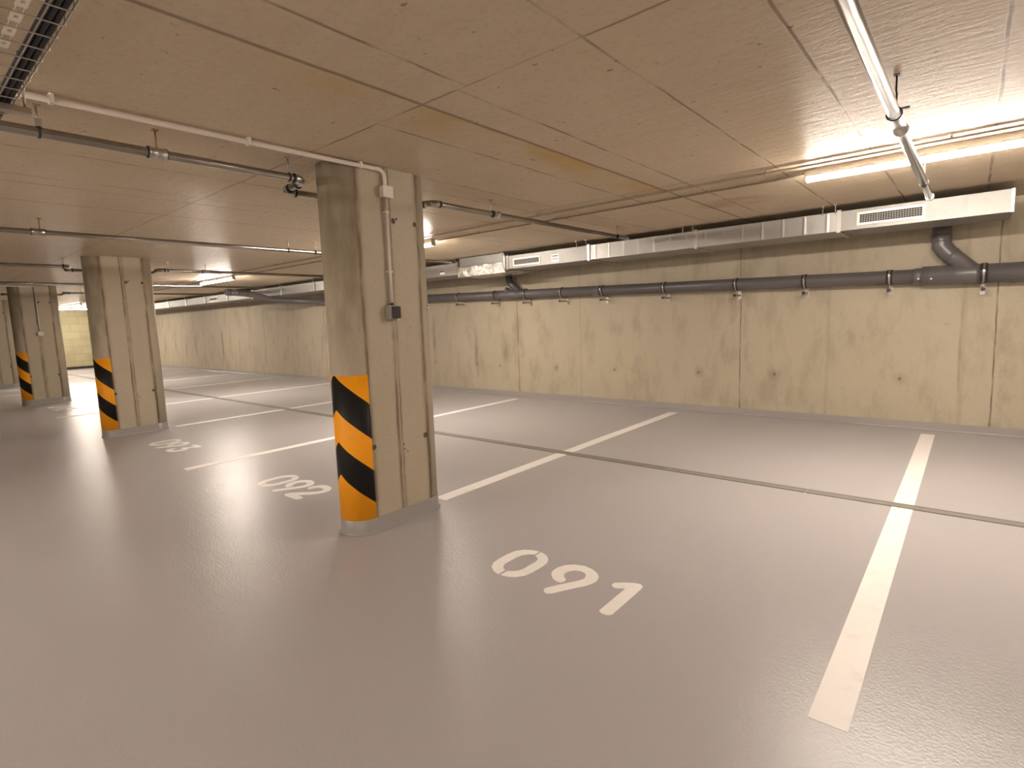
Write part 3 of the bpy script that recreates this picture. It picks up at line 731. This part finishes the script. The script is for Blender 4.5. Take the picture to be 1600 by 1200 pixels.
bm = bmesh.new(); box(bm, (-0.462, PY-0.0835, 1.628), (-0.446, PY-0.076, 1.643)); box(bm, (-0.356, PY-0.101, 1.622), (-0.338, PY-0.088, 1.634)); obj('pipe_label', bm, M['stick'], drain)
v2 = -6.08
obj('pipe_branch', T([(v2, PY, H-0.004), (v2, PY, 2.03), (v2+0.03, PY, 1.98), (v2+0.22, PY, 1.80)], [0.058, 0.058, 0.058, 0.06], 24), M['pvcdark'], drain)
bm = bmesh.new(); tube(bm, [(-6.38, PY, pz(-6.38)), (-5.82, PY, pz(-5.82))], 0.078, 28); tube(bm, [(-6.17, PY, 1.80), (-6.11, PY, 1.895)], [0.06, 0.045], 20); obj('coupling', bm, M['pvc'], drain)
for x in (-4.32, -9.3): obj('coupling', T([(x-0.09, PY, pz(x-.09)), (x+0.02, PY, pz(x+.02)), (x+0.03, PY, pz(x+.03))], [0.077, 0.077, 0.0825], 28), M['pvc'], drain)
# pipe clamps on cantilever arms
def clamp(x, R_, label):
    z = pz(x); t = thing('pipe_clamp', label, 'pipe clamp', (x, W, z-0.13), 'clamps holding the drain pipe')
    zb = z-R_-0.055
    bm = bmesh.new(); ring(bm, (x, PY, z), (1, 0, 0), R_+0.003, 0.006, 32, 8, 4.6); obj('rubber_lining', bm, M['dark'], t)
    bm = bmesh.new(); ring(bm, (x, PY, z), (1, 0, 0), R_+0.0085, 0.0035, 32, 6, 2.6)
    box(bm, (x-0.008, PY-R_-0.030, z+0.010), (x+0.008, PY-R_-0.004, z+0.026)); tube(bm, [(x, PY, z-R_-0.005), (x, PY, zb)], 0.007, 8)
    obj('band', bm, M['coupling'], t)
    obj('bracket_arm', B((x-0.014, PY-0.075, zb-0.026), (x+0.014, W-0.006, zb)), M['rod'], t, 0.002)
    obj('arm_end_cap', B((x-0.016, PY-0.083, zb-0.029), (x+0.016, PY-0.072, zb+0.003)), M['dark'], t, 0.003)
    bm = bmesh.new(); box(bm, (x-0.020, W-0.008, zb-0.065), (x+0.020, W, zb+0.045)); p_ = obj('wall_plate', bm, M['coupling'], t, 0.002)
    for zz in (zb-0.048, zb+0.028): obj('bolt', T([(x, W-0.008, zz), (x, W-0.020, zz)], 0.011, 10), M['coupling'], p_)
cl = [(0.06, 0.0915), (-0.707, 0.072), (-1.53, 0.072), (-2.31, 0.072), (-3.27, 0.072), (-4.25, 0.072), (-4.99, 0.072), (-5.72, 0.078), (-6.42, 0.072), (-7.31, 0.072), (-8.3, 0.072)]
ordn = ['rightmost', 'second', 'third', 'fourth', 'fifth', 'sixth', 'seventh', 'eighth', 'ninth', 'tenth', 'eleventh']
extra = ['right of the wide pipe branch', 'just left of the wide pipe branch', '', 'at the wall joint', '', 'beside a pipe sleeve', '', 'right of the small pipe branch', 'left of the small pipe branch', '', 'hidden at the nearest column']
for i, (x, r_) in enumerate(cl):
    lab = ('rightmost zinc pipe clamp' if i == 0 else ordn[i]+' zinc pipe clamp from the right')+(', '+extra[i] if extra[i] else '')
    clamp(x, r_, lab)
# its far end climbs to the ceiling, slung on collars
for y in (5.48, 5.66, 5.86):
    zc = 2.20-max(0, y-5.62)*0.10
    bm = bmesh.new(); ring(bm, (-12.75, y, zc), (0, 1, 0), 0.075, 0.006, 20, 6); c_ = obj('pipe_collar', bm, M['dark'], drain)
    obj('hanging_rod', T([(-12.75, y, zc+0.075), (-12.75, y, H)], 0.006, 6), M['coupling'], c_)

# ------------------------------------------------------------------ cable tray at top left
TX0, TX1, TY1, TW, TZ = -2.72, -0.45, 0.437, 0.30, 2.20
tray = thing('cable_tray', 'wire basket cable tray under the ceiling at the top left corner', 'cable tray', (-1.5, 0.3, TZ))
bm = bmesh.new(); rw = 0.0024
for y in (TY1, TY1-0.046, TY1-0.14, TY1-0.19, TY1-0.245, TY1-TW): tube(bm, [(TX0, y, TZ), (TX1, y, TZ)], rw, 6)
for y in (TY1+0.003, TY1-TW-0.003):
    for z in (TZ+0.03, TZ+0.06): tube(bm, [(TX0, y, z), (TX1, y, z)], rw, 6)
x = TX0
while x < TX1:
    tube(bm, [(x, TY1+0.005, TZ+0.062), (x, TY1+0.004, TZ), (x, TY1-0.002, TZ-0.004), (x, TY1-TW+0.002, TZ-0.004), (x, TY1-TW-0.004, TZ), (x, TY1-TW-0.005, TZ+0.062)], rw*0.9, 6)
    x += 0.0955
obj('wire_basket', bm, M['wire'], tray)
bm = bmesh.new(); x = TX0+0.0955*6+0.016
while x < TX1:
    y0 = 0.336; z = TZ+0.004
    for a, b in (((x, y0), (x+0.064, y0+0.008)), ((x, y0+0.017), (x+0.064, y0+0.025)), ((x, y0+0.008), (x+0.024, y0+0.017)), ((x+0.040, y0+0.008), (x+0.064, y0+0.017))):
        box(bm, (a[0], a[1], z), (b[0], b[1], z+0.002))
    box(bm, (x+0.064, y0+0.003, z), (x+0.0955, y0+0.005, z+0.002)); box(bm, (x+0.064, y0+0.020, z), (x+0.0955, y0+0.022, z+0.002))
    x += 0.0955
ps = obj('perforated_strip', bm, M['strip'], tray); ps['label'] = 'pale perforated metal strip along the tray'
for xx in (-2.60, -0.9):
    bm = bmesh.new(); box(bm, (xx-0.02, TY1-TW-0.05, TZ-0.030), (xx+0.02, TY1+0.045, TZ-0.008)); s_ = obj('support_rail', bm, M['rod'], tray, 0.002)
    for y in (TY1+0.03, TY1-TW-0.035): obj('hanging_rod', T([(xx, y, TZ-0.03), (xx, y, H)], 0.0045, 6), M['rod'], s_)
cl_ = ['black power cable against the outer edge of the wire tray', 'black power cable, second from the outer edge on the tray floor', 'black power cable, third from the outer edge on the tray floor',
       'black cable on top of the bundle, nearer the outer edge of the tray', 'dull brown-grey cable on top of the bundle in the tray']
for k, (yy, zz, rr, mm) in enumerate(((0.4255, 0.010, 0.0074, 'cable'), (0.4095, 0.010, 0.0074, 'cable'), (0.3940, 0.010, 0.0072, 'cable'), (0.4175, 0.0245, 0.0068, 'cable'), (0.4020, 0.0245, 0.0068, 'cable2'))):
    pts = []; x = TX0-0.12; ph = k*1.7
    while x < TX1:
        pts.append((x, yy+0.0004*math.sin(x*5+ph), TZ+zz)); x += 0.06
    tag(obj('power_cable', T(pts, rr, 10), M[mm]), cl_[k], 'cable', 'cables lying in the tray')
